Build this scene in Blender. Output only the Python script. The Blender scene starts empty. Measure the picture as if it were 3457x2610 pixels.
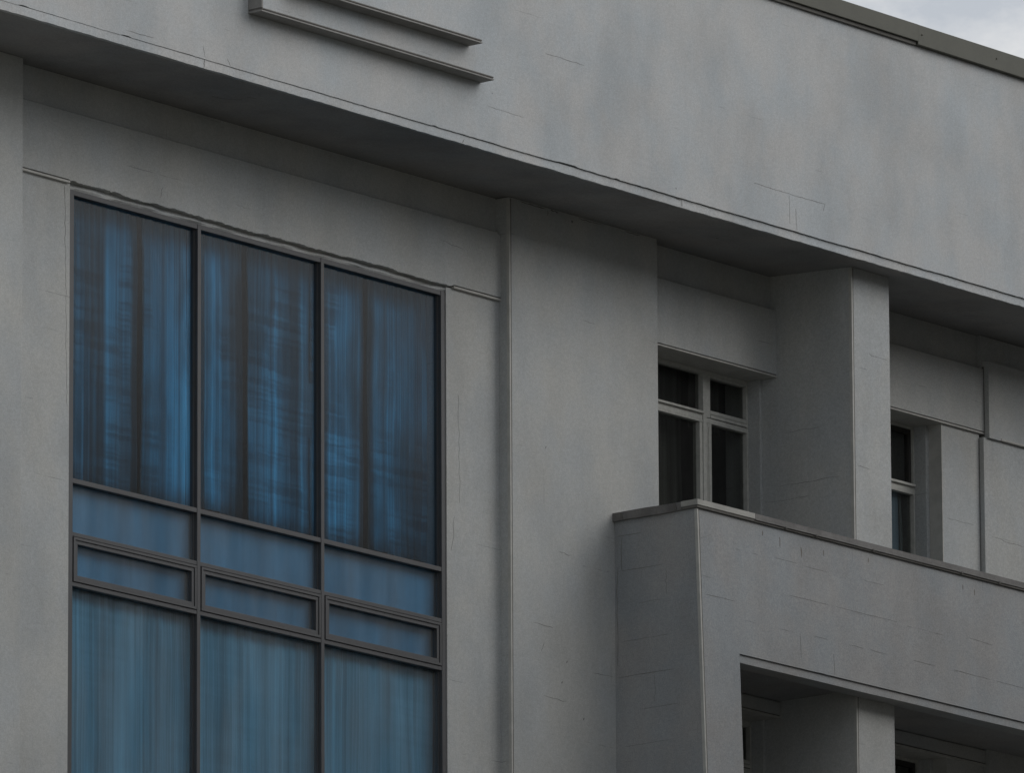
import bpy, bmesh, math, random
from mathutils import Vector, Matrix
rnd = random.Random(7)
R = math.radians
SC = bpy.context.scene
COL = SC.collection

# ------------------------------------------------------------------ camera, sky, sun, exposure
cam_d = bpy.data.cameras.new('camera')
cam = bpy.data.objects.new('camera', cam_d)
COL.objects.link(cam)
YAW, PITCH, ROLL = R(39.1227), R(12.6840), R(-0.29006)
d = Vector((math.cos(YAW)*math.cos(PITCH), math.sin(YAW)*math.cos(PITCH), math.sin(PITCH)))
rt = d.cross(Vector((0, 0, 1))).normalized()
up = rt.cross(d)
rt2 = rt*math.cos(ROLL) + up*math.sin(ROLL)
up2 = -rt*math.sin(ROLL) + up*math.cos(ROLL)
m = Matrix((rt2, up2, -d)).transposed().to_4x4()
m.translation = Vector((-77.95695, -62.10523, 1.6))
cam.matrix_world = m
cam_d.sensor_width = 36.0
cam_d.lens = 36.0*35000/3457
cam_d.clip_start = 1.0
cam_d.clip_end = 3000
SC.camera = cam

SUN_EL, SUN_AZ = R(31), R(-52)
SKY_BASE, SKY_SIDE, SKY_ZEN, SKY_GLOW = .50, .15, .0, 0.55
#            # azimuth measured from +x towards +y: in front of the facade, to the right
world = bpy.data.worlds.new('World')
SC.world = world
world.use_nodes = True
nt = world.node_tree
nt.nodes.clear()
def wn(t, **k):
    n = nt.nodes.new(t)
    for a, b in k.items():
        setattr(n, a, b)
    return n
wout = wn('ShaderNodeOutputWorld')
sky = wn('ShaderNodeTexSky', sky_type='NISHITA')
sky.sun_disc = False
sky.sun_elevation = SUN_EL
sky.sun_rotation = R(90) - SUN_AZ
bg_sky = wn('ShaderNodeBackground'); bg_sky.inputs[1].default_value = 0.09
nt.links.new(sky.outputs[0], bg_sky.inputs[0])
tc = wn('ShaderNodeTexCoord')
sep = wn('ShaderNodeSeparateXYZ'); nt.links.new(tc.outputs['Generated'], sep.inputs[0])
def wmath(op, a, b):
    n = wn('ShaderNodeMath', operation=op)
    for q, i in ((a, 0), (b, 1)):
        if isinstance(q, (int, float)): n.inputs[i].default_value = q
        else: nt.links.new(q, n.inputs[i])
    return n.outputs[0]
# overcast: heavy cloud to the left, a bright patch round the hidden sun, brighter overhead
sdir = Vector((math.cos(SUN_AZ)*math.cos(SUN_EL), math.sin(SUN_AZ)*math.cos(SUN_EL), math.sin(SUN_EL)))
dp = wn('ShaderNodeVectorMath', operation='DOT_PRODUCT'); nt.links.new(tc.outputs['Generated'], dp.inputs[0]); dp.inputs[1].default_value = sdir
glow = wmath('MULTIPLY', wmath('POWER', wmath('MAXIMUM', dp.outputs['Value'], 0.0), 3.0), SKY_GLOW)
side = wmath('MAXIMUM', wmath('ADD', wmath('MULTIPLY', sep.outputs['X'], SKY_SIDE), SKY_BASE), .05)
zen = wmath('MULTIPLY', sep.outputs['Z'], SKY_ZEN)
lum_out = wmath('ADD', wmath('ADD', side, zen), glow)
mp = wn('ShaderNodeMapping'); mp.inputs['Scale'].default_value = (34, 34, 60)
mp.inputs['Location'].default_value = (3.1, 0.4, 1.7)
nt.links.new(tc.outputs['Generated'], mp.inputs[0])
cn = wn('ShaderNodeTexNoise'); cn.inputs['Scale'].default_value = 2.2; cn.inputs['Detail'].default_value = 7; cn.inputs['Roughness'].default_value = .55
nt.links.new(mp.outputs[0], cn.inputs['Vector'])
cr = wn('ShaderNodeValToRGB')
cr.color_ramp.elements[0].position = .40; cr.color_ramp.elements[0].color = (.90, .95, 1.02, 1)
cr.color_ramp.elements[1].position = .62; cr.color_ramp.elements[1].color = (1.30, 1.30, 1.30, 1)
nt.links.new(cn.outputs['Fac'], cr.inputs[0])
bg_cl = wn('ShaderNodeBackground')
nt.links.new(cr.outputs[0], bg_cl.inputs[0]); nt.links.new(lum_out, bg_cl.inputs[1])
mixw = wn('ShaderNodeMixShader'); mixw.inputs[0].default_value = .88
nt.links.new(bg_sky.outputs[0], mixw.inputs[1]); nt.links.new(bg_cl.outputs[0], mixw.inputs[2])
nt.links.new(mixw.outputs[0], wout.inputs[0])

sun_d = bpy.data.lights.new('sun', 'SUN')
sun_d.energy = .85; sun_d.angle = R(40); sun_d.color = (1, .96, .9)
sun = bpy.data.objects.new('sun', sun_d); COL.objects.link(sun)
sun.rotation_euler = sdir.to_track_quat('Z', 'Y').to_euler()
sun.location = (20, -40, 60)

SC.view_settings.view_transform = 'Standard'
SC.view_settings.look = 'None'
SC.view_settings.exposure = 0.0
SC.view_settings.gamma = 1.0
SC.view_settings.use_curve_mapping = False

# ------------------------------------------------------------------ materials
class NT:
    def __init__(s, name):
        s.m = bpy.data.materials.new(name); s.m.use_nodes = True
        s.t = s.m.node_tree; s.t.nodes.clear()
        s.out = s.n('ShaderNodeOutputMaterial')
    def n(s, t, **k):
        x = s.t.nodes.new(t)
        for a, b in k.items(): setattr(x, a, b)
        return x
    def l(s, a, b): s.t.links.new(a, b)
    def val(s, x, inp):
        if isinstance(x, (int, float)): inp.default_value = x
        else: s.l(x, inp)
    def math(s, op, a, b=None, clamp=False):
        x = s.n('ShaderNodeMath', operation=op, use_clamp=clamp)
        s.val(a, x.inputs[0])
        if b is not None: s.val(b, x.inputs[1])
        return x.outputs[0]
    def noise(s, vec, scale=1, detail=3, rough=.5, sc=(1, 1, 1), loc=(0, 0, 0)):
        mp = s.n('ShaderNodeMapping'); mp.inputs['Scale'].default_value = sc; mp.inputs['Location'].default_value = loc
        s.l(vec, mp.inputs[0])
        x = s.n('ShaderNodeTexNoise'); x.inputs['Scale'].default_value = scale
        x.inputs['Detail'].default_value = detail; x.inputs['Roughness'].default_value = rough
        s.l(mp.outputs[0], x.inputs['Vector'])
        return x.outputs['Fac']
    def ramp(s, f, a, b, lo=0., hi=1.):
        x = s.n('ShaderNodeMapRange'); x.interpolation_type = 'SMOOTHSTEP'
        x.inputs['From Min'].default_value = a; x.inputs['From Max'].default_value = b
        x.inputs['To Min'].default_value = lo; x.inputs['To Max'].default_value = hi
        s.l(f, x.inputs['Value']); return x.outputs[0]
    def mix(s, f, a, b, mode='MIX'):
        x = s.n('ShaderNodeMix', data_type='RGBA', blend_type=mode)
        s.val(f, x.inputs[0])
        for q, i in ((a, 6), (b, 7)):
            if isinstance(q, tuple): x.inputs[i].default_value = (*q, 1)
            else: s.l(q, x.inputs[i])
        return x.outputs[2]
    def scale(s, c, f):
        x = s.n('ShaderNodeVectorMath', operation='SCALE')
        s.l(c, x.inputs[0]); s.val(f, x.inputs[3]); return x.outputs[0]
    def pos(s):
        return s.n('ShaderNodeNewGeometry').outputs['Position']

def stucco(name, warm=(.464, .467, .452), cool=(.430, .449, .457), joint_z=20.76, joints=.36, stain=.12, streak=.06, rough=.9):
    k = NT(name); p = k.pos()
    hue = k.ramp(k.noise(p, 1.3, 5, .65, (1, 1, .75)), .34, .68)
    col = k.mix(hue, warm, cool)
    f1 = k.ramp(k.noise(p, .9, 6, .65, (1, 1, .7), (4, 2, 9)), .35, .72, 1.0+stain*.35, 1.0-stain)
    f2 = k.ramp(k.noise(p, 1.0, 4, .6, (2.6, 2.6, .5)), .40, .78, 1.0, 1.0-streak)
    f3 = k.ramp(k.noise(p, 26, 3, .6), .3, .7, .955, 1.045)
    f4 = k.ramp(k.noise(p, 75, 3, .7), .3, .7, .88, 1.12)
    f = k.math('MULTIPLY', k.math('MULTIPLY', f1, f2), k.math('MULTIPLY', f3, f4))
    # courses of blocks showing through the render in places
    sp = k.n('ShaderNodeSeparateXYZ'); k.l(p, sp.inputs[0])
    wob = k.math('MULTIPLY', k.noise(p, 5, 2), .016)
    z = k.math('DIVIDE', k.math('ADD', k.math('SUBTRACT', sp.outputs[2], joint_z), wob), .3565)
    dz = k.math('ABSOLUTE', k.math('SUBTRACT', k.math('FRACT', k.math('ADD', z, .5)), .5))
    ln = k.ramp(dz, .004, .017, 1., 0.)
    msk = k.ramp(k.noise(p, 1.0, 4, .65, (1.6, 1.6, 3.4), (7, 1, 3)), .56, .68)
    u = k.math('DIVIDE', k.math('ADD', k.math('ADD', sp.outputs[0], sp.outputs[1]), k.math('MULTIPLY', k.math('FLOOR', k.math('ADD', z, .5)), .21)), .553)
    du = k.math('ABSOLUTE', k.math('SUBTRACT', k.math('FRACT', u), .5))
    lv = k.ramp(du, .003, .010, 1., 0.)
    mskv = k.ramp(k.noise(p, 1.0, 3, .6, (2.2, 2.2, 1.5), (2, 5, 8)), .60, .70, 0., .5)
    jf = k.math('MULTIPLY', k.math('MAXIMUM', k.math('MULTIPLY', ln, msk), k.math('MULTIPLY', lv, mskv)), joints)
    f = k.math('MULTIPLY', f, k.math('SUBTRACT', 1.0, jf))
    # pin-holes
    vo = k.n('ShaderNodeTexVoronoi'); vo.inputs['Scale'].default_value = 1.1; k.l(p, vo.inputs['Vector'])
    dot = k.ramp(vo.outputs['Distance'], .012, .02, .55, 0)
    f = k.math('MULTIPLY', f, k.math('SUBTRACT', 1.0, dot))
    b = k.n('ShaderNodeBsdfPrincipled'); b.inputs['Roughness'].default_value = rough
    b.inputs['Specular IOR Level'].default_value = .25
    k.l(k.scale(col, f), b.inputs['Base Color'])
    bu = k.n('ShaderNodeBump'); bu.inputs['Strength'].default_value = .25; bu.inputs['Distance'].default_value = .006
    k.l(k.math('ADD', k.noise(p, 60, 3, .6), k.math('MULTIPLY', k.noise(p, 7, 3), 1.2)), bu.inputs['Height'])
    k.l(bu.outputs[0], b.inputs['Normal'])
    k.l(b.outputs[0], k.out.inputs[0])
    return k.m

def plain(name, col, rough=.6, metal=0., var=.12, scale=8, sc=(1, 1, 1), fine=60):
    k = NT(name); p = k.pos()
    f = k.math('MULTIPLY', k.ramp(k.noise(p, scale, 4, .6, sc), .3, .7, 1-var, 1+var), k.ramp(k.noise(p, fine, 2), .3, .7, 1-var*.4, 1+var*.4))
    b = k.n('ShaderNodeBsdfPrincipled'); b.inputs['Roughness'].default_value = rough; b.inputs['Metallic'].default_value = metal
    rgb = k.n('ShaderNodeRGB'); rgb.outputs[0].default_value = (*col, 1)
    k.l(k.scale(rgb.outputs[0], f), b.inputs['Base Color'])
    bu = k.n('ShaderNodeBump'); bu.inputs['Strength'].default_value = .15; bu.inputs['Distance'].default_value = .003
    k.l(k.noise(p, fine, 2), bu.inputs['Height']); k.l(bu.outputs[0], b.inputs['Normal'])
    k.l(b.outputs[0], k.out.inputs[0])
    return k.m

def glass(name, tint, gloss=(.9, .95, 1), refl=.035, wavy=.02, dust=.05, dcol=(.46, .45, .43), rough=.3):
    k = NT(name); p = k.pos()
    tr = k.n('ShaderNodeBsdfTransparent')
    dirt = k.ramp(k.noise(p, 1.0, 4, .6, (5, 5, .5)), .35, .7, .93, 1.04)
    rgb = k.n('ShaderNodeRGB'); rgb.outputs[0].default_value = (*tint, 1)
    k.l(k.scale(rgb.outputs[0], dirt), tr.inputs[0])
    gl = k.n('ShaderNodeBsdfGlossy'); gl.inputs['Roughness'].default_value = rough; gl.inputs[0].default_value = (*gloss, 1)
    bu = k.n('ShaderNodeBump'); bu.inputs['Strength'].default_value = wavy; bu.inputs['Distance'].default_value = .02
    k.l(k.noise(p, 2.0, 1), bu.inputs['Height']); k.l(bu.outputs[0], gl.inputs['Normal'])
    lw = k.n('ShaderNodeLayerWeight'); lw.inputs[0].default_value = .5
    geo = k.n('ShaderNodeNewGeometry')
    sch = k.math('ADD', refl, k.math('MULTIPLY', k.math('POWER', lw.outputs['Facing'], 5.0), 1-refl))
    fac = k.math('MULTIPLY', sch, k.math('SUBTRACT', 1.0, geo.outputs['Backfacing']))
    mx = k.n('ShaderNodeMixShader'); k.l(fac, mx.inputs[0])
    k.l(tr.outputs[0], mx.inputs[1]); k.l(gl.outputs[0], mx.inputs[2])
    df = k.n('ShaderNodeBsdfDiffuse'); df.inputs[0].default_value = (*dcol, 1)
    dn = k.ramp(k.noise(p, 1.0, 4, .6, (3, 3, .7), (1, 1, 5)), .3, .7, dust*.6, dust*1.4)
    front = k.math('SUBTRACT', 1.0, geo.outputs['Backfacing'])
    m2 = k.n('ShaderNodeMixShader'); k.l(k.math('MULTIPLY', dn, front), m2.inputs[0])
    k.l(mx.outputs[0], m2.inputs[1]); k.l(df.outputs[0], m2.inputs[2])
    k.l(m2.outputs[0], k.out.inputs[0])
    return k.m

def cloth(name, col, lo=.35, stripes=(16, 2.0), seed=0., trans=.0):
    k = NT(name); p = k.pos()
    mid = .5*(1+lo)
    a1 = k.ramp(k.noise(p, 1.0, 2, .5, (stripes[1], .3, .30), (seed+5, 2, 1)), .36, .64, lo, 1.0)
    a2 = k.ramp(k.noise(p, 1.0, 3, .6, (stripes[0], .3, .12), (seed, 0, 0)), .36, .62, mid*.75, 1.0)
    a = k.math('MULTIPLY', a1, a2)
    b_ = k.ramp(k.noise(p, 1.0, 2, .6, (60, .3, .2), (seed, 3, 0)), .3, .7, .84, 1.10)
    hm = k.ramp(k.noise(p, 1.0, 2, .5, (1.5, .3, .8), (seed+8, 4, 3)), .45, .6, 0., 1.)
    hb = k.ramp(k.noise(p, 1.0, 3, .6, (.5, .3, 11), (seed, 9, 2)), .38, .62, 1-.5*(1-lo)*.6, 1.05)
    c = k.math('ADD', k.math('MULTIPLY', hb, hm), k.math('SUBTRACT', 1.0, hm))
    rgb = k.n('ShaderNodeRGB'); rgb.outputs[0].default_value = (*col, 1)
    f = k.math('MULTIPLY', k.math('MULTIPLY', a, b_), c)
    cc = k.scale(rgb.outputs[0], f)
    df = k.n('ShaderNodeBsdfDiffuse'); k.l(cc, df.inputs[0])
    if trans:
        t = k.n('ShaderNodeBsdfTranslucent'); k.l(cc, t.inputs[0])
        mx = k.n('ShaderNodeMixShader'); mx.inputs[0].default_value = trans
        k.l(df.outputs[0], mx.inputs[1]); k.l(t.outputs[0], mx.inputs[2]); k.l(mx.outputs[0], k.out.inputs[0])
    else:
        k.l(df.outputs[0], k.out.inputs[0])
    return k.m

M_wall = stucco('render_paint_wall', joint_z=20.76+.3565*.5*0)
M_fascia = stucco('render_paint_fascia', warm=(.475, .476, .472), cool=(.43, .460, .480), joint_z=26.50-.3565*20, joints=.25, stain=.13, streak=.04)
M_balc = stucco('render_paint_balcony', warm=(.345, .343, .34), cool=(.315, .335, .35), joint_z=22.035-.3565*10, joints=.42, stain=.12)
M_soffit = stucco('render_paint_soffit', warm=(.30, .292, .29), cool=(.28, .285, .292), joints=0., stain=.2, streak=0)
M_fin = plain('relief_bar_paint', (.25, .245, .235), .8, var=.1)
M_trim = plain('trim_paint', (.46, .455, .43), .8, var=.08)
M_crack = plain('open_crack', (.16, .157, .15), .95)
M_stain = plain('old_rust_stain', (.17, .145, .125), .95)
M_dseal = plain('dark_gasket', (.035, .033, .03), .8)
M_seal = plain('grey_sealant', (.13, .125, .115), .9)
M_frame = plain('grey_aluminium', (.068, .070, .075), .5, .1, var=.06)
M_white = plain('aged_white_frame', (.46, .46, .43), .6, var=.1, scale=14)
M_cop = plain('roof_sheet_metal', (.075, .075, .058), .65, .0, var=.07, scale=3)
M_bcop = plain('weathered_coping_metal', (.15, .145, .14), .7, .0, var=.2, scale=5)
M_bcop2 = plain('newer_coping_metal', (.36, .355, .33), .7, .0, var=.1, scale=5)
M_blue = glass('blue_tinted_glass', (.60, .80, .92), refl=.02, dust=.035)
M_blue2 = glass('dusty_blue_tinted_glass', (.60, .80, .92), refl=.02, dust=.11)
M_clear = glass('dusty_clear_glass', (.74, .75, .74), refl=.02, dust=.03, rough=.12)
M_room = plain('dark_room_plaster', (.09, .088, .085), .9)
M_span = plain('grey_spandrel_board', (.37, .42, .44), .8, var=.10, scale=1.2, sc=(1.2, 1, 1))
M_curt = cloth('sheer_curtain_cloth', (.27, .43, .62), .20, (9, 2.2))
M_curt2 = cloth('pale_curtain_cloth', (.68, .66, .60), .88, (5, 1.4), 4.)
def fold_cloth(name, x0, x1, prof, z0, z1, seed):
    """curtain cloth with fold light, fold shade and a dark gap painted into its colour"""
    k = NT(name); p = k.pos()
    sp = k.n('ShaderNodeSeparateXYZ'); k.l(p, sp.inputs[0])
    sway = k.math('MULTIPLY', k.math('SUBTRACT', k.noise(p, 1.0, 2, .5, (1.2, .2, .45), (seed, 0, seed)), .5), .10)
    u = k.math('DIVIDE', k.math('SUBTRACT', k.math('ADD', sp.outputs[0], sway), x0), x1-x0)
    cr = k.n('ShaderNodeValToRGB'); e = cr.color_ramp.elements
    e[0].position = prof[0][0]; e[0].color = (prof[0][1],)*3+(1,)
    e[1].position = prof[-1][0]; e[1].color = (prof[-1][1],)*3+(1,)
    for a, v in prof[1:-1]:
        q = e.new(a); q.color = (v, v, v, 1)
    k.l(u, cr.inputs[0])
    v = cr.outputs[0]
    rib = k.ramp(k.noise(p, 1.0, 3, .65, (26, .3, .10), (seed, 0, 0)), .33, .67, .62, 1.18)
    rib2 = k.ramp(k.noise(p, 1.0, 2, .6, (75, .3, .2), (seed, 3, 0)), .3, .7, .84, 1.12)
    blot = k.ramp(k.noise(p, 1.0, 3, .55, (2.0, .3, .7), (seed, 7, 2)), .34, .64, .5, 1.12)
    hm = k.ramp(k.noise(p, 1.0, 2, .5, (1.8, .3, .7), (seed+8, 4, 3)), .42, .58, 0., 1.)
    hb = k.ramp(k.noise(p, 1.0, 2, .6, (.8, .3, 12), (seed, 9, 2)), .38, .62, .62, 1.06)
    hb = k.math('ADD', k.math('MULTIPLY', hb, hm), k.math('SUBTRACT', 1.0, hm))
    vv = k.math('MULTIPLY', k.math('MULTIPLY', v, rib), k.math('MULTIPLY', k.math('MULTIPLY', rib2, blot), hb))
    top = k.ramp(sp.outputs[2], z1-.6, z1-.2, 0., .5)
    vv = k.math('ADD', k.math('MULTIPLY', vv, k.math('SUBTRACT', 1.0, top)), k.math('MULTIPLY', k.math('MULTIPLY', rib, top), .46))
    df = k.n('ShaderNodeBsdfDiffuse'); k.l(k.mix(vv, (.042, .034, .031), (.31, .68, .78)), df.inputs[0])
    k.l(df.outputs[0], k.out.inputs[0])
    return k.m
PROF = (  # painted fold brightness across each pane, dark gap included
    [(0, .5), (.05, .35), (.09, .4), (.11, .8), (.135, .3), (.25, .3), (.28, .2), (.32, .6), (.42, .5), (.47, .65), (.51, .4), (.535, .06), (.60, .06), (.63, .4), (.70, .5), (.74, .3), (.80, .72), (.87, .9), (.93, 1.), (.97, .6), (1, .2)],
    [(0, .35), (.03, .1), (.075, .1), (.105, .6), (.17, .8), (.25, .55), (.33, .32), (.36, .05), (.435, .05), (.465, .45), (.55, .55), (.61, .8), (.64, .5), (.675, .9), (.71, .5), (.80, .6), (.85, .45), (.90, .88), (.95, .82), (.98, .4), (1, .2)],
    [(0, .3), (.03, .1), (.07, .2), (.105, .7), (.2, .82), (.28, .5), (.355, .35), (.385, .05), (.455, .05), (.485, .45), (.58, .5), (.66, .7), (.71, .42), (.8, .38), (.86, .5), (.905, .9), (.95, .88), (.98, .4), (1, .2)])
M_dark = cloth('dim_net_curtain', (.16, .165, .15), .45, (9, 2), 2.)
M_bblind = cloth('blue_blind_cloth', (.42, .58, .74), .85, (3, 2), 1.)
M_gblind = cloth('grey_blind_cloth', (.36, .42, .44), .85, (3, 2), 1.)
M_ground = plain('pale_paving', (.15, .145, .122), .9, var=.25, scale=.6)

# ------------------------------------------------------------------ mesh helpers
class MB:
    """collects solids in world coordinates and links them as ONE mesh object"""
    def __init__(s): s.bm = bmesh.new(); s.mi = 0
    def hexa(s, pts):
        v = [s.bm.verts.new(p) for p in pts]     # 0-3 bottom loop, 4-7 top loop
        for f in ((0, 3, 2, 1), (4, 5, 6, 7), (0, 1, 5, 4), (1, 2, 6, 5), (2, 3, 7, 6), (3, 0, 4, 7)):
            fc = s.bm.faces.new([v[i] for i in f]); fc.material_index = s.mi
        return s
    def box(s, x0, x1, y0, y1, z0, z1):
        return s.hexa([(x0, y0, z0), (x1, y0, z0), (x1, y1, z0), (x0, y1, z0), (x0, y0, z1), (x1, y0, z1), (x1, y1, z1), (x0, y1, z1)])
    def loft(s, rings):
        """rings: list of equal-length closed vertex loops"""
        vs = [[s.bm.verts.new(p) for p in r] for r in rings]
        n = len(rings[0])
        for a, b in zip(vs, vs[1:]):
            for i in range(n):
                f = s.bm.faces.new((a[i], a[(i+1) % n], b[(i+1) % n], b[i])); f.material_index = s.mi
        f = s.bm.faces.new(list(reversed(vs[0]))); f.material_index = s.mi
        f = s.bm.faces.new(vs[-1]); f.material_index = s.mi
        return s
    def ragged(s, x0, x1, prof, step=.06):
        """bar along x; prof(x) gives the closed (y, z) section at x"""
        n = max(2, int((x1-x0)/step))
        return s.loft([[(x0+(x1-x0)*i/n, y, z) for y, z in prof(x0+(x1-x0)*i/n)] for i in range(n+1)])
    def crack(s, pts, w=.006, axis='y', mi=1):
        """thin irregular raised bead of dark filler following a crack in the surface"""
        old = s.mi; s.mi = mi
        rings = []
        for i, p in enumerate(pts):
            a = Vector(pts[max(0, i-1)]); b = Vector(pts[min(len(pts)-1, i+1)])
            t = (b-a).normalized(); nrm = Vector((0, -1, 0)) if axis == 'y' else Vector((-1, 0, 0)) if axis == 'x' else Vector((0, 0, -1))
            sd = t.cross(nrm).normalized()*w*.27*rnd.uniform(.5, 1.25)*(1 if 0 < i < len(pts)-1 else .35)
            c = Vector(p)
            rings.append([c-sd+nrm*-.004, c+sd+nrm*-.004, c+sd+nrm*.0015, c-sd+nrm*.0015])
        s.loft(rings); s.mi = old
        return s
    def build(s, name, mat, parent=None, bevel=0.):
        bm = s.bm
        bmesh.ops.recalc_face_normals(bm, faces=bm.faces[:])
        xs = [v.co for v in bm.verts]
        o = Vector(((min(v.x for v in xs)+max(v.x for v in xs))/2, (min(v.y for v in xs)+max(v.y for v in xs))/2, min(v.z for v in xs)))
        for v in bm.verts: v.co -= o
        me = bpy.data.meshes.new(name); bm.to_mesh(me); bm.free()
        for q in (mat if isinstance(mat, (list, tuple)) else [mat]): me.materials.append(q)
        ob = bpy.data.objects.new(name, me); COL.objects.link(ob)
        if parent is not None:
            ob.parent = parent
            pw = Vector((0, 0, 0)); q = parent
            while q is not None: pw += q.location; q = q.parent
            ob.location = o - pw
        else: ob.location = o
        if bevel:
            b = ob.modifiers.new('bevel', 'BEVEL'); b.width = bevel; b.segments = 2; b.limit_method = 'ANGLE'
        return ob

def jit(seed):
    """smooth-ish random function of x built from a hashed lattice"""
    def h(i): return random.Random(seed*7919+i).uniform(-1, 1)
    def f(x, sc):
        t = x/sc; i = math.floor(t); u = t-i; u = u*u*(3-2*u)
        return h(i)*(1-u)+h(i+1)*u
    return f

def tag(o, label, cat, group=None, kind=None):
    if label: o['label'] = label
    if cat: o['category'] = cat
    if group: o['group'] = group
    if kind: o['kind'] = kind
    return o

XL, XR = -14.0, 14.0
# ------------------------------------------------------------------ ground
g = MB(); g.box(-900, 1500, -900, 1500, -.3, 0.0)
tag(g.build('ground', M_ground), None, None, kind='structure')

# ------------------------------------------------------------------ the building
B = bpy.data.objects.new('office_building', None); COL.objects.link(B)
B.location = (0, 1.3, 0)
tag(B, 'off-white rendered multi-storey building with deep eaves, a blue glass window and a stepped balcony', 'building')

def soff(y): return 26.055 + .051*y

# --- fascia above the eaves, with the drip lip beneath
j1, j2 = jit(1), jit(2)
fa = MB()
def fasc(x):
    zb = 26.143 + .0025*j1(x, .5) + .0025*j2(x, .07) + (.009 if j1(x+50, .35) > .80 else 0)
    return [(0, zb), (0, 28.52), (.34, 28.52), (.34, zb)]
fa.ragged(XL, XR, fasc)
def wander(x0, z0, x1, z1, n, amp, y=0., seed=3):
    r = random.Random(seed)
    return [(x0+(x1-x0)*i/n + r.uniform(-1, 1)*amp, y, z0+(z1-z0)*i/n + r.uniform(-1, 1)*amp) for i in range(n+1)]
# the long crack by the eaves, then the broken patch on the right
for (a, b, c, e, w, s) in ((2.28, 26.52, 3.45, 26.515, .007, 5), (3.45, 26.515, 3.43, 26.44, .006, 6), (2.86, 26.50, 2.87, 26.21, .004, 7),
                           (2.97, 26.38, 2.98, 26.16, .007, 8), (-7.3, 26.20, -6.9, 26.205, .008, 9), (-6.2, 26.27, -6.17, 26.16, .006, 10),
                           (-5.85, 26.21, -5.8, 26.15, .008, 11), (-1.95, 26.50, -1.4, 26.495, .004, 14), (-1.05, 27.215, -.45, 27.21, .004, 15)):
    n = max(3, int(math.hypot(c-a, e-b)/.06))
    fa.crack(wander(a, b, c, e, n, .004, 0., s), w)
fascia = fa.build('fascia', [M_fascia, M_crack], B)
lp = MB()
def lipp(x):
    t = min(1, max(0, (x+8)/9.))
    yf = .004 + .016*t
    zb = 26.052 + .002*j2(x+9, .4) + (.006*abs(j1(x+3, .11)))
    return [(yf, zb), (yf, 26.14), (.07, 26.14), (.07, soff(.07)+.002)]
lp.ragged(XL, XR, lipp)
for (a, b, c, e, w, s) in ((-6.17, 26.137, -6.18, 26.06, .007, 21), (1.0, 26.135, 1.1, 26.13, .008, 22), (1.12, 26.13, 1.13, 26.07, .008, 23), (-2.3, 26.10, -2.32, 26.06, .006, 24)):
    lp.crack(wander(a, b, c, e, 4, .006, .002 + .016*min(1, max(0, (a+8)/9.)), s), w)
lp.build('drip_edge', [M_fascia, M_crack], fascia)

# --- roof coping: two sheets, the left one bent up and standing further out
c1 = MB(); c1.box(XL, 4.994, -.064, .5, 28.526, 28.706); c1.mi = 1; c1.box(XL, 4.990, -.034, -.002, 28.488, 28.525)
c1.build('roof_coping', [M_cop, M_seal], B, .004)
c2 = MB(); c2.box(4.996, XR, -.060, .5, 28.494, 28.706)
for x in (5.06, 6.35): c2.box(x-.008, x+.008, -.07, -.058, 28.60, 28.616)
c2.build('roof_coping', M_cop, B, .004)

# --- raised relief bars on the fascia
def fin(x0, x1, z):
    f = MB(); f.box(x0, x1, -.17, -.002, z, z+.014); f.box(x0+.004, x1-.006, -.158, -.002, z+.014, z+.022)
    f.mi = 1; f.box(x0+.004, x1-.004, -.168, -.002, z+.022, z+.036)
    return f.build('relief_bar', [M_fin, M_seal], B, .002)
fin(-5.545, -2.06, 26.713); fin(-5.0, -2.235, 27.05)
f = MB(); f.box(-5.545, -5.525, -.17, -.002, 26.750, 28.0); f.mi = 1; f.box(-5.524, -5.512, -.160, -.002, 26.750, 28.0)
f.build('relief_bar', [M_fin, M_seal], B, .002)

# --- soffit: two panels with an open joint
def slab(x0, x1, drop=0.):
    s = MB()
    s.hexa([(x0, .071, soff(.071)-drop), (x1, .071, soff(.071)-drop), (x1, 1.9, soff(1.9)-drop), (x0, 1.9, soff(1.9)-drop),
            (x0, .071, 26.141), (x1, .071, 26.141), (x1, 1.9, 26.5), (x0, 1.9, 26.5)])
    return s
s = slab(XL, 7.86)
for pts in ([(-5.2, .75, 0), (-5.05, .72, 0), (-4.93, .60, 0)], [(-5.0, .18+.3, 0), (-4.9, .45, 0)]):
    s.crack([(x, y, soff(y)) for x, y, _ in pts], .012, 'z')
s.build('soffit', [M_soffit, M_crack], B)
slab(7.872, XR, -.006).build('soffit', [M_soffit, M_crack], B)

# --- walls of the tall-window bay
PX0, PX1 = -7.40, -.157                         # left pilaster edge, main pilaster edge
def wall(name, x0, x1, y, z0, z1, mat=M_wall, thick=.45):
    return MB().box(x0, x1, y, y+thick, z0, z1).build(name, mat, B, .004)
wall('pilaster', XL, PX0, 1.2, 0, soff(1.2)-.003)
p = MB(); p.box(PX0+.0, PX1, 1.375, 1.9, 25.6, soff(1.375)-.003)
p.build('recessed_wall', M_wall, B)
b = MB()
jb = jit(11)
def band0(x):
    e = min(1, max(0, (PX1-x)/.07)); top = 25.765 - .05*(1-math.sqrt(max(0, 1-(1-e)**2)))
    win = -6.60 < x < -.90
    zb = 25.096 if not win else 25.080 + .009*jb(x, .33) + .006*jb(x+5, .06) + .005*jb(x+9, .021)
    return [(1.305, zb), (1.305, top-.012), (1.318, top), (1.60, top), (1.60, zb)]
b.ragged(PX0+.001, PX1-.001, band0, .02)
for (a, bb, c, e, w, s_) in ((-1.1, 25.52, -.75, 25.48, .007, 31), (-5.3, 25.16, -5.28, 25.27, .01, 32), (-4.2, 25.3, -4.05, 25.29, .004, 33)):
    b.crack(wander(a, bb, c, e, 4, .01, 1.305, s_), w)
b.build('lintel_band', [M_wall, M_crack], B)
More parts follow.
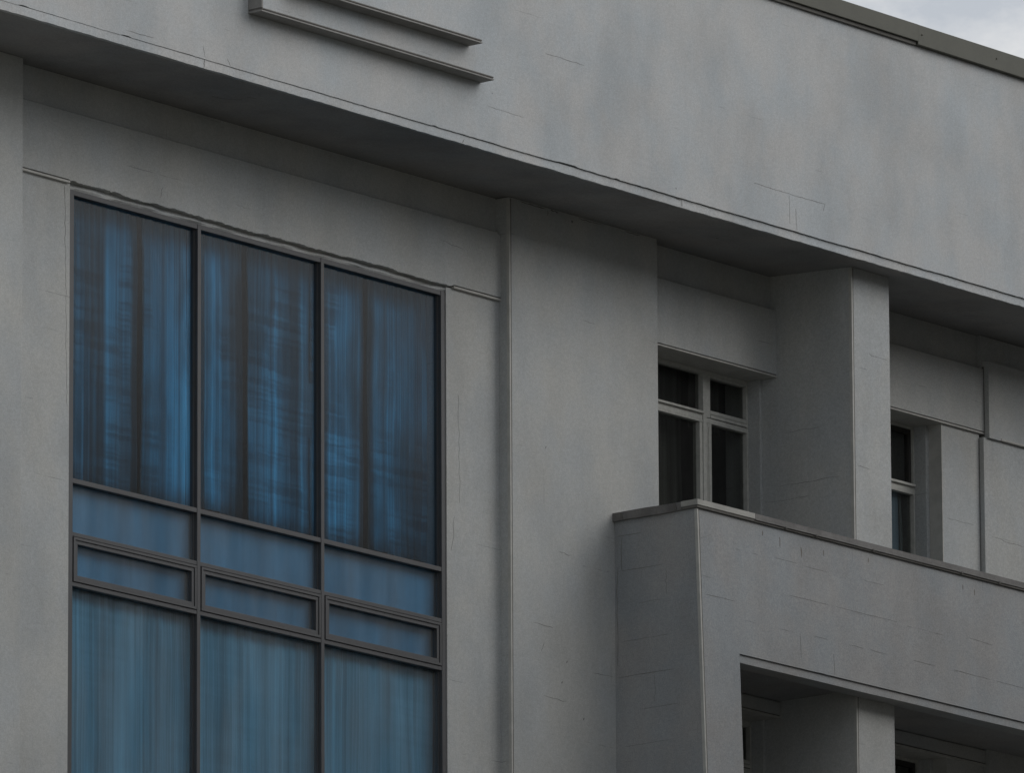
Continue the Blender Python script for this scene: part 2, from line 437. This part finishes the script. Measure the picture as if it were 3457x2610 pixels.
def drip(x0, x1, z, y=1.305):
    q = MB(); q.box(x0, x1, y+.012, y+.3, z+.022, z+.0345); q.mi = 1; q.box(x0, x1, y-.004, y+.3, z, z+.022)
    return q.build('drip_mould', [M_seal, M_trim], B, .003)
drip(PX0, -6.61, 25.061); drip(-.895, PX1-.003, 25.061)
lw = MB(); lw.box(PX0, -6.578, 1.335, 1.8, 0, 25.062)
lw.crack(wander(-6.655, 25.04, -6.625, 23.9, 22, .008, 1.335, 41), .007); lw.crack(wander(-6.63, 23.9, -6.61, 22.9, 14, .008, 1.335, 42), .005)
lw.build('wall', [M_wall, M_crack], B)
lw = MB(); lw.box(-.984, PX1, 1.335, 1.8, 0, 25.062)
lw.crack(wander(-.90, 22.4, -.86, 22.75, 5, .02, 1.335, 43), .007); lw.crack(wander(-.80, 24.0, -.78, 22.9, 14, .01, 1.335, 44), .003)
lw.build('wall', [M_wall, M_crack], B)
q = MB(); q.ragged(-6.578, -.984, lambda x: [(1.362+.01*jb(x+2, .15), 25.018), (1.352+.012*jb(x, .2), 25.04), (1.385, 25.10), (1.6, 25.10), (1.6, 25.018)], .06)
q.build('lintel_underside', M_wall, B)

def bead(x, y, z0, z1, parent=B, s=-1):
    """corner bead: a pale angle strip with a dark sealant line beside it"""
    q = MB(); q.box(x-.006, x+.014, y-.006, y+.03, z0, z1); q.mi = 1; q.box(x+.015, x+.030, y-.003, y+.03, z0, z1)
    return q.build('corner_bead', [M_trim, M_seal], parent)
pl = MB(); pl.box(PX1, 2.213, 1.2, 1.9, 0, soff(1.2)-.003)
for (a, bb, c, e, w, s_) in ((.2, 21.84, .5, 21.83, .006, 51), (1.0, 25.06, 1.2, 25.05, .004, 52), (.35, 21.12, .72, 21.115, .006, 53), (1.13, 21.475, 1.45, 21.47, .005, 54), (.32, 21.56, .36, 21.66, .006, 55),
                           (.6, 22.62, .8, 22.61, .006, 56)):
    pl.crack(wander(a, bb, c, e, 5, .008, 1.2, s_), w)
for (a, c, w, s_) in ((.02, .42, .016, 57), (.5, .62, .022, 58), (.95, 1.35, .010, 59), (1.7, 1.95, .012, 60)):
    pl.crack(wander(a, 26.098, c, 26.096, 7, .006, 1.2, s_), w)
pl.crack([(.455, 1.2, 26.09), (.46, 1.2, 26.06), (.455, 1.2, 26.03)], .018)
for x, z in ((.405, 23.65), (.98, 20.98), (.72, 21.52), (.64, 21.3)):
    pl.crack([(x-.008, 1.2, z-.012), (x, 1.2, z), (x+.006, 1.2, z+.012)], .022)
pl.build('pilaster', [M_wall, M_crack], B)
bead(PX1, 1.2, 0, 26.10)

# --- the tall blue window
XM = [(-6.578, -6.507), (-4.717, -4.668), (-2.884, -2.836), (-1.050, -.985)]
ZB = 17.6
W = MB(); fy = 1.345; fd = 1.43
for a, c in XM: W.box(a, c, fy, fd, ZB, 25.018)
for (a, c), (a2, c2) in zip(XM, XM[1:]):
    for z0, z1 in ((24.968, 25.018), (22.178, 22.224), (21.666, 21.706), (21.187, 21.226), (ZB, ZB+.05)):
        W.box(c, a2, fy+.004, fd, z0, z1)
    # rebates round the panes
    for z0, z1 in ((22.224, 24.968), (21.706, 22.178), (ZB+.05, 21.187)):
        W.box(c, c+.012, 1.385, fd, z0, z1); W.box(a2-.012, a2, 1.385, fd, z0, z1)
BW = W.build('window', M_frame, B, .003)
BW['label'] = 'tall blue-glazed window of three lights in a grey frame'
def pane(parent, x0, x1, y, z0, z1, mat):
    return MB().box(x0, x1, y, y+.012, z0, z1).build('pane', mat, parent)
for (a, c), (a2, c2) in zip(XM, XM[1:]):
    pane(BW, c, a2, 1.40, 22.226, 24.966, M_blue)
    pane(BW, c, a2, 1.40, 21.708, 22.176, M_blue2)
    pane(BW, c, a2, 1.40, ZB+.05, 21.186, M_blue2)
    v = MB()
    def ring(x0, x1, z0, z1, w, y0, y1):
        v.box(x0, x1, y0, y1, z1-w, z1); v.box(x0, x1, y0, y1, z0, z0+w)
        v.box(x0, x0+w, y0, y1, z0+w, z1-w); v.box(x1-w, x1, y0, y1, z0+w, z1-w)
    ring(c+.012, a2-.010, 21.232, 21.660, .026, 1.340, 1.42)
    ring(c+.040, a2-.038, 21.260, 21.632, .036, 1.349, 1.42)
    v.build('vent_sash', M_frame, BW, .002)
    pane(BW, c+.076, a2-.074, 1.385, 21.296, 21.596, M_blue2)

# --- balcony bays, upper and lower storey
def bay(dz, z_floor, z_top_rec):
    zb = 25.05+dz
    for x0, x1 in ((2.214, 4.314), (4.951, 7.86)):
        MB().box(x0, x1, 1.375, 1.9, 25.5+dz if dz else 25.7, z_top_rec).build('recessed_wall', M_wall, B)
        q = MB(); t = min(25.765+dz, z_top_rec-.003)
        q.loft([[(x, 1.305, zb+.030), (x, 1.305, t-.012), (x, 1.318, t), (x, 1.65, t), (x, 1.65, zb+.030)] for x in (x0, x1+.02 if x1 > 7 else x1)])
        q.build('lintel_band', M_wall, B)
        q = MB(); x1b = x1+.02 if x1 > 7 else x1
        q.box(x0, x1b, 1.317, 1.7, zb+.017, zb+.030); q.mi = 1; q.box(x0, x1b, 1.301, 1.7, zb, zb+.017)
        q.build('drip_mould', [M_seal, M_trim], B, .002)
    # bay 1: reveal beside the pillar; bay 2: stepped reveal and wall
    MB().box(4.276, 4.314, 1.5, 1.95, z_floor, zb).build('window_surround', M_wall, B, .004)
    MB().box(7.112, 7.166, 1.5, 1.95, z_floor, zb).build('window_surround', M_wall, B, .004)
    q = MB(); q.box(7.180, 7.828, 1.335, 1.95, z_floor, zb)
    q.crack(wander(7.25, 24.05+dz, 7.7, 24.05+dz, 6, .008, 1.335, 61), .005)
    q.build('wall', [M_wall, M_crack], B)
    q = MB(); q.box(7.166, 7.180, 1.335, 1.95, z_floor, zb); q.mi = 1
    q.build('corner_bead', [M_trim, M_seal], B)
    # walls under the windows
    MB().box(2.213, 4.276, 1.66, 1.95, z_floor, 23.35+dz).build('wall', M_wall, B)
    MB().box(4.951, 7.112, 1.66, 1.95, z_floor, 23.2+dz).build('wall', M_wall, B)

    # window of bay 1
    w = MB(); y0, y1 = 1.65, 1.74
    L, Rr = 2.30, 4.275; T = zb-.001
    w.box(L, Rr, y0, y1, 25.004+dz, T); w.box(4.248, Rr, y0, y1, 23.36+dz, 25.004+dz)
    w.box(L, L+.06, y0, y1, 23.36+dz, 25.004+dz); w.box(L+.06, 4.248, y0-.03, y1, 23.36+dz, 23.42+dz)
    w.box(3.512, 3.572, y0-.012, y1, 23.42+dz, 25.004+dz)                    # centre post
    w.box(L+.06, 3.512, y0, y1, 24.52+dz, 24.582+dz); w.box(L+.06, 3.512, y0-.03, y1, 24.582+dz, 24.606+dz)
    w.box(L+.06, 3.512, y0-.006, y1, 24.495+dz, 24.518+dz)
    w.box(3.466, 3.510, y0, y1, 23.42+dz, 24.495+dz)
    w.box(3.584, 3.645, y0, y1, 24.560+dz, 25.004+dz); w.box(3.645, 4.247, y0, y1, 24.600+dz, 24.640+dz)
    w.box(3.645, 4.247, y0-.008, y1, 24.560+dz, 24.594+dz)
    w.box(3.574, 4.247, y0-.002, y1, 24.500+dz, 24.552+dz); w.box(3.590, 3.662, y0, y1, 23.42+dz, 24.500+dz)
    w.box(3.606, 3.622, y0-.008, y0, 23.42+dz, 24.46+dz)
    w.box(3.645, 4.19+.036, y0+.002, y1, 24.985+dz, 25.003+dz)
    win = w.build('window', M_white, B, .003)
    win['label'] = 'white-framed casement window with four dark panes'
    pane(win, L+.06, 3.512, 1.70, 24.606+dz, 25.004+dz, M_clear); pane(win, L+.06, 3.466, 1.70, 23.42+dz, 24.495+dz, M_clear)
    pane(win, 3.645, 4.248, 1.70, 24.640+dz, 25.004+dz, M_clear); pane(win, 3.662, 4.248, 1.70, 23.42+dz, 24.500+dz, M_clear)
    # window of bay 2
    w = MB(); L, Rr = 5.1, 7.111
    w.box(L, Rr, y0, y1, 25.02+dz, T); w.box(7.094, Rr, y0, y1, 23.2+dz, 25.02+dz)
    w.box(L, L+.06, y0, y1, 23.2+dz, 25.02+dz); w.box(5.9, 5.96, y0, y1, 23.2+dz, 25.02+dz)
    for a, c in ((L+.06, 5.9), (5.96, 7.094)):
        w.box(a, c, y0, y1, 24.317+dz, 24.398+dz); w.box(a, c, y0-.03, y1, 24.398+dz, 24.424+dz); w.box(a, c, y0, y1, 23.2+dz, 23.26+dz)
    w.mi = 1
    w.box(7.052, 7.093, y0+.03, y1, 24.425+dz, 25.019+dz); w.box(5.961, 7.052, y0+.03, y1, 24.97+dz, 25.019+dz)
    win = w.build('window', [M_white, M_dseal], B, .003)
    win['label'] = 'white-framed window half hidden behind the square pillar'
    for z0, z1 in ((24.424, 25.02), (23.26, 24.317)):
        pane(win, L+.06, 5.9, 1.70, z0+dz, z1+dz, M_clear); pane(win, 5.96, 7.094, 1.70, z0+dz, z1+dz, M_clear)

bay(0, 21.74, soff(1.375)-.003)
bay(-3.563, 17.9, 21.66)

# pier to the right of bay 2, standing slightly forward, with its own band
q = MB(); q.box(7.829, XR, 1.275, 1.95, 0, 25.006)
q.crack(wander(7.95, 23.95, 8.5, 23.93, 7, .008, 1.275, 71), .005)
q.build('pilaster', [M_wall, M_crack], B)
q = MB(); q.box(7.820, 7.8265, 1.331, 1.5, 21.74, 25.0); q.build('sealant_joint', M_seal, B)
q = MB(); q.loft([[(x, 1.24, 25.030 if x > 8.09 else 25.006), (x, 1.24, 25.80 if x > 8.1 else 25.83), (x, 1.30, 25.84), (x, 1.7, 25.84), (x, 1.7, 25.030 if x > 8.09 else 25.006)] for x in (7.886, 8.088, 8.092, XR)])
q.build('lintel_band', M_wall, B)
drip(8.095, XR, 25.008, 1.24)
q = MB(); q.box(7.862, XR, 1.325, 1.95, 25.6, soff(1.33)-.003); q.build('recessed_wall', M_wall, B)
q = MB(); q.box(7.8812, 7.8858, 1.30, 1.6, 25.03, 25.78); q.build('sealant_joint', M_seal, B)

# square pillar rising through both storeys
q = MB(); q.hexa([(4.315, .33, 0), (4.95, .33, 0), (4.95, 1.96, 0), (4.315, 1.96, 0), (4.315, .33, soff(.33)-.001), (4.95, .33, soff(.33)-.001), (4.95, 1.96, soff(1.96)-.001), (4.315, 1.96, soff(1.96)-.001)])
for (a, c, z, w, s_) in ((.75, 1.2, 24.45, .005, 81), (.5, 1.3, 23.9, .005, 82), (.9, 1.48, 23.75, .006, 83)):
    pts = wander(a, z, c, z+.005, 7, .008, 0, s_)
    q.crack([(4.315, x, zz) for x, _, zz in pts], w, 'x')
q.crack(wander(4.6, 25.2, 4.9, 25.19, 5, .006, .33, 84), .004); q.crack(wander(4.4, 24.0, 4.6, 23.99, 5, .006, .33, 85), .004)
q.build('pillar', [M_wall, M_crack], B)
bead(4.315, .33, 0, 26.06)

# balcony with parapet, end wall and corner pier that lean back slightly
def yb(z): return .15 - .031*(23.07-max(z, 18.5))
bx = MB()
ZO = 21.67
def bprism(x0, x1, z0, z1, t0=.15):
    bx.hexa([(x0, yb(z0), z0), (x1, yb(z0), z0), (x1, .30, z0), (x0, .30, z0), (x0, yb(z1), z1), (x1, yb(z1), z1), (x1, .30, z1), (x0, .30, z1)])
bprism(1.493, 2.105, ZO, 23.065); bprism(2.105, XR, ZO, 23.065); bprism(1.493, 2.105, 18.5, ZO)
bx.box(1.493, 2.105, yb(18.5), .30, 0, 18.5)
bx.box(2.106, XR, yb(19.0), .30, 18.1, 19.50)                    # parapet of the storey below
bx.box(1.493, 1.66, .30, 1.199, 0, 23.065)                      # end wall back to the building
def on(x, z): return (x, yb(z), z)
for (a, bb, c, e, w, s_) in ((1.6, 22.20, 2.06, 22.20, .007, 91), (2.95, 22.40, 4.75, 22.40, .006, 92), (2.6, 22.04, 5.37, 22.035, .006, 93), (2.75, 22.755, 3.2, 22.75, .005, 94),
                           (3.11, 22.03, 3.12, 21.70, .003, 95), (3.66, 21.9, 3.665, 21.69, .005, 96), (5.7, 22.04, 6.9, 22.03, .007, 97), (4.2, 22.75, 4.55, 22.755, .004, 98), (1.5, 22.75, 1.75, 22.84, .005, 99), (6.0, 22.42, 6.5, 22.40, .004, 100)):
    n = max(4, int(math.hypot(c-a, e-bb)/.12)); r2 = random.Random(s_)
    pts = wander(a, bb, c, e, n, .003, 0, s_); k0 = 0
    while k0 < n:
        k1 = min(n, k0+r2.randint(2, 5))
        if k1-k0 >= 2 and (r2.random() < .75 or n < 6): bx.crack([on(x, z) for x, _, z in pts[k0:k1+1]], w*r2.uniform(.6, 1.1))
        k0 = k1+r2.randint(0, 1)
for (y0, y1, z, w, s_) in ((1.17, .86, 22.91, .009, 111), (1.16, .6, 22.55, .006, 112), (.9, .6, 22.2, .006, 113), (1.1, .5, 21.83, .006, 114), (1.18, .45, 21.47, .007, 115), (.9, .4, 21.115, .005, 116), (1.1, .5, 20.76, .006, 117)):
    pts = wander(y0, z, y1, z, 6, .003, 0, s_)
    bx.crack([(1.493, x, zz) for x, _, zz in pts], w, 'x')
for (y, z0, z1, w, s_) in ((1.11, 22.9, 22.55, .009, 121), (1.17, 22.6, 21.6, .010, 123), (.55, 22.5, 22.25, .004, 124), (.7, 21.45, 21.15, .004, 125)):
    pts = wander(y, z0, y, z1, 8, .010, 0, s_)
    bx.crack([(1.493, x, zz) for x, _, zz in pts], w, 'x')
bx.mi = 0
for (x, z0, l, w) in ((2.83, 22.98, .10, .022), (3.18, 22.93, .10, .026), (2.55, 23.0, .05, .02), (3.55, 22.96, .06, .016), (5.9, 22.97, .05, .02), (6.1, 22.95, .06, .02), (4.3, 23.0, .05, .016)):
    bx.crack([on(x, z0), on(x+.004, z0-l*.4), on(x, z0-l)], w, mi=2)
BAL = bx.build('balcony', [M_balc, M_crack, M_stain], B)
BAL['label'] = 'projecting balcony with solid rendered parapet and corner pier'
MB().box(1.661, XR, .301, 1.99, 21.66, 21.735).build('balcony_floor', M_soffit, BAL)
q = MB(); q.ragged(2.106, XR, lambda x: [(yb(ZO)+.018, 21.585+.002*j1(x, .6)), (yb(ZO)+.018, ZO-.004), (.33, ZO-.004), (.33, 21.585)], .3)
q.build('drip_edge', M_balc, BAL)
q = MB()
q.hexa([(1.487, yb(18.5)-.006, 18.5), (1.507, yb(18.5)-.006, 18.5), (1.507, yb(18.5)+.03, 18.5), (1.487, yb(18.5)+.03, 18.5), (1.487, yb(23.06)-.006, 23.06), (1.507, yb(23.06)-.006, 23.06), (1.507, yb(23.06)+.03, 23.06), (1.487, yb(23.06)+.03, 23.06)])
q.mi = 1
q.hexa([(1.509, yb(18.5)-.002, 18.5), (1.524, yb(18.5)-.002, 18.5), (1.524, yb(18.5)+.03, 18.5), (1.509, yb(18.5)+.03, 18.5), (1.509, yb(23.06)-.002, 23.06), (1.524, yb(23.06)-.002, 23.06), (1.524, yb(23.06)+.03, 23.06), (1.509, yb(23.06)+.03, 23.06)])
q.build('corner_bead', [M_trim, M_seal], BAL)
# coping: end piece, short newer piece, long weathered piece
jc = jit(21)
q = MB()
q.loft([[(1.462+.004*jc(y, .2), y, 23.062+.004*jc(y+3, .15)), (1.70, y, 23.066), (1.70, y, 23.147), (1.462+.004*jc(y, .2), y, 23.147+.003*jc(y+7, .2))] for y in [1.199, 1.1, 1.0, .9, .8, .7, .6, .5, .4, .33]])
q.mi = 1
for y in (1.09, .41): q.hexa([(1.452, y-.03, 23.075), (1.452, y+.0, 23.075), (1.462, y+.0, 23.075), (1.462, y-.03, 23.075), (1.456, y-.012, 23.14), (1.456, y+.012, 23.14), (1.462, y+.012, 23.14), (1.462, y-.012, 23.14)])
q.build('parapet_coping', [M_bcop, M_seal], BAL)
q = MB(); q.box(1.462, 2.40, .118, .33, 23.092, 23.150); q.mi = 1; q.box(1.468, 2.40, .126, .33, 23.066, 23.091)
q.build('parapet_coping', [M_bcop2, M_seal], BAL, .003)
q = MB(); q.ragged(2.402, XR, lambda x: [(.118+.003*jc(x, .7), 23.085+.002*jc(x+4, .25)), (.118+.003*jc(x, .7), 23.148), (.33, 23.150), (.33, 23.085)], .15)
q.mi = 1; q.ragged(2.402, XR, lambda x: [(.128, 23.066), (.128, 23.084), (.33, 23.084), (.33, 23.066)], .6)
for x in (2.9, 3.4, 4.35, 5.85, 6.5): q.box(x-.012, x+.012, .108, .12, 23.075, 23.092)
q.build('parapet_coping', [M_bcop, M_seal], BAL)

# --- structure behind the facade: floors, partition, back wall, roof
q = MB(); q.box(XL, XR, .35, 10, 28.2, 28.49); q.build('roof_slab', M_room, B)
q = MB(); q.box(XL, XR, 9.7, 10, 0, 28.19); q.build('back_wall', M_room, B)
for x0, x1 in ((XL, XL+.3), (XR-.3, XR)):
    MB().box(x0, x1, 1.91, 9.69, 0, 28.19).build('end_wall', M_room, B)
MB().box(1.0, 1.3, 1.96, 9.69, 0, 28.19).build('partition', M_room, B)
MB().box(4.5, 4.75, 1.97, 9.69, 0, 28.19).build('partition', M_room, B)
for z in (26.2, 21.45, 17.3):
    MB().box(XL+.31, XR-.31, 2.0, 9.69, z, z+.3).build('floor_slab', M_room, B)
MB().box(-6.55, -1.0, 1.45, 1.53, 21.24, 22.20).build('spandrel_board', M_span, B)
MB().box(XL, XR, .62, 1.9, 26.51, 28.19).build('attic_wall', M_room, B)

# ------------------------------------------------------------------ curtains
def curtain(name, x0, x1, y, z0, z1, mat, label, group, amp=.03, wl=.11, seed=1, taper=0.):
    r = random.Random(seed)
    n = max(8, int((x1-x0)/.012)); ph = 0; xs = []
    jf = jit(seed)
    bm = bmesh.new()
    rows = 14
    grid = []
    for k in range(rows+1):
        t = k/rows; z = z0+(z1-z0)*t
        row = []
        for i in range(n+1):
            u = i/n
            sq = 1 - taper*(math.sin(t*math.pi)**2)*.5
            x = x0+(x1-x0)*(u*sq if taper >= 0 else u)
            xx = (x0+(x1-x0)*u)
            a = amp*(.6+.6*abs(jf(xx, .5)))
            yy = y + a*math.sin(2*math.pi*(xx/wl + .8*jf(xx+3, .35))) + amp*.7*jf(xx+11, .09) + .012*jf(z*1.0+xx*2, .6)
            row.append(bm.verts.new((x, yy, z + .02*jf(xx+20, .3)*(1 if k == 0 else 0))))
        grid.append(row)
    for a, b in zip(grid, grid[1:]):
        for i in range(n):
            f = bm.faces.new((a[i], a[i+1], b[i+1], b[i])); f.smooth = True
    o = Vector(((x0+x1)/2, y, z0))
    for v in bm.verts: v.co -= o
    me = bpy.data.meshes.new(name); bm.to_mesh(me); bm.free(); me.materials.append(mat)
    ob = bpy.data.objects.new(name, me); ob.location = o; COL.objects.link(ob)
    so = ob.modifiers.new('thickness', 'SOLIDIFY'); so.thickness = .004
    return tag(ob, label, 'curtain', group)
PN = ('left', 'middle', 'right')
gaps = (.57, .41, .40)
for i, ((a, c), (a2, c2)) in enumerate(zip(XM, XM[1:])):
    wd = a2-c; gx = c+wd*gaps[i]
    # the curtain hangs .2 m behind the glass, so along the line of sight it shows shifted to the right
    M_fold = fold_cloth('painted_fold_curtain_cloth', c+.18, a2+.20, PROF[i], 22.3, 25.2, 3.7*i)
    curtain('curtain', c+.06, gx+.172, 1.60, 22.30, 25.2, M_fold, 'curtain half just left of the dark gap in the %s upper blue pane' % PN[i], 'curtains behind the tall blue window', .016, .13, 10+i)
    curtain('curtain', gx+.225, a2+.22, 1.60, 22.30, 25.2, M_fold, 'curtain half just right of the dark gap in the %s upper blue pane' % PN[i], 'curtains behind the tall blue window', .016, .12, 20+i)
    curtain('curtain', c-.04, a2+.02, 1.475, ZB+.1, 21.22, M_curt2, 'pale curtain behind the %s bottom blue pane of the tall window' % PN[i], 'curtains behind the tall blue window', .007, .16, 30+i)
curtain('curtain', 2.36, 3.50, 1.92, 23.46, 25.1, M_dark, 'dim curtain behind the left panes of the white casement window', 'dim curtains at the balcony', .03, .16, 41)
curtain('curtain', 3.62, 4.2, 1.95, 24.5, 25.1, M_dark, 'dim net curtain behind the upper right pane of the white casement window', 'dim curtains at the balcony', .02, .12, 42)
curtain('blind', 6.2, 6.945, 1.75, 23.22, 24.42, M_bblind, 'blue blind in the lower pane of the window beside the square pillar', None, .006, .5, 43)['category'] = 'blind'
curtain('blind', 6.95, 7.0, 1.745, 23.22, 24.42, M_gblind, 'narrow grey-green blind strip beside the blue blind', None, .004, .5, 44)['category'] = 'blind'

# ------------------------------------------------------------------ unseen brick block, added to shade the lower storeys and darken the glass
M_brick = plain('shade_block_brick', (.20, .18, .155), .9, var=.2, scale=2)
M_sbwin = plain('shade_block_window_glass', (.03, .035, .04), .25, var=.1)
SHB = bpy.data.objects.new('unseen_shade_block', None); COL.objects.link(SHB); SHB.location = (26, -15, 0)
tag(SHB, 'added unseen brick block across the street that shades the white building', 'building')
q = MB(); q.box(-4, 56, -30, -15, 0, 29.0)
for z in [3.3*i for i in range(1, 9)]: q.box(-4, 56, -15, -14.9, z-.12, z+.12)
for x in [-4+3*i for i in range(21)]: q.box(x-.35, x+.35, -14.999, -14.82, 0, 28.9)
q.mi = 1
for i in range(20):
    for j in range(8): q.box(-4+3*i+.7, -4+3*i+2.3, -14.99, -14.96, 3.3*j+1.1, 3.3*j+2.8)
q.build('wall', [M_brick, M_sbwin], SHB)
q = MB(); q.box(-4.4, 56.4, -30.4, -14.6, 29.0, 29.6); q.build('roof', M_brick, SHB)
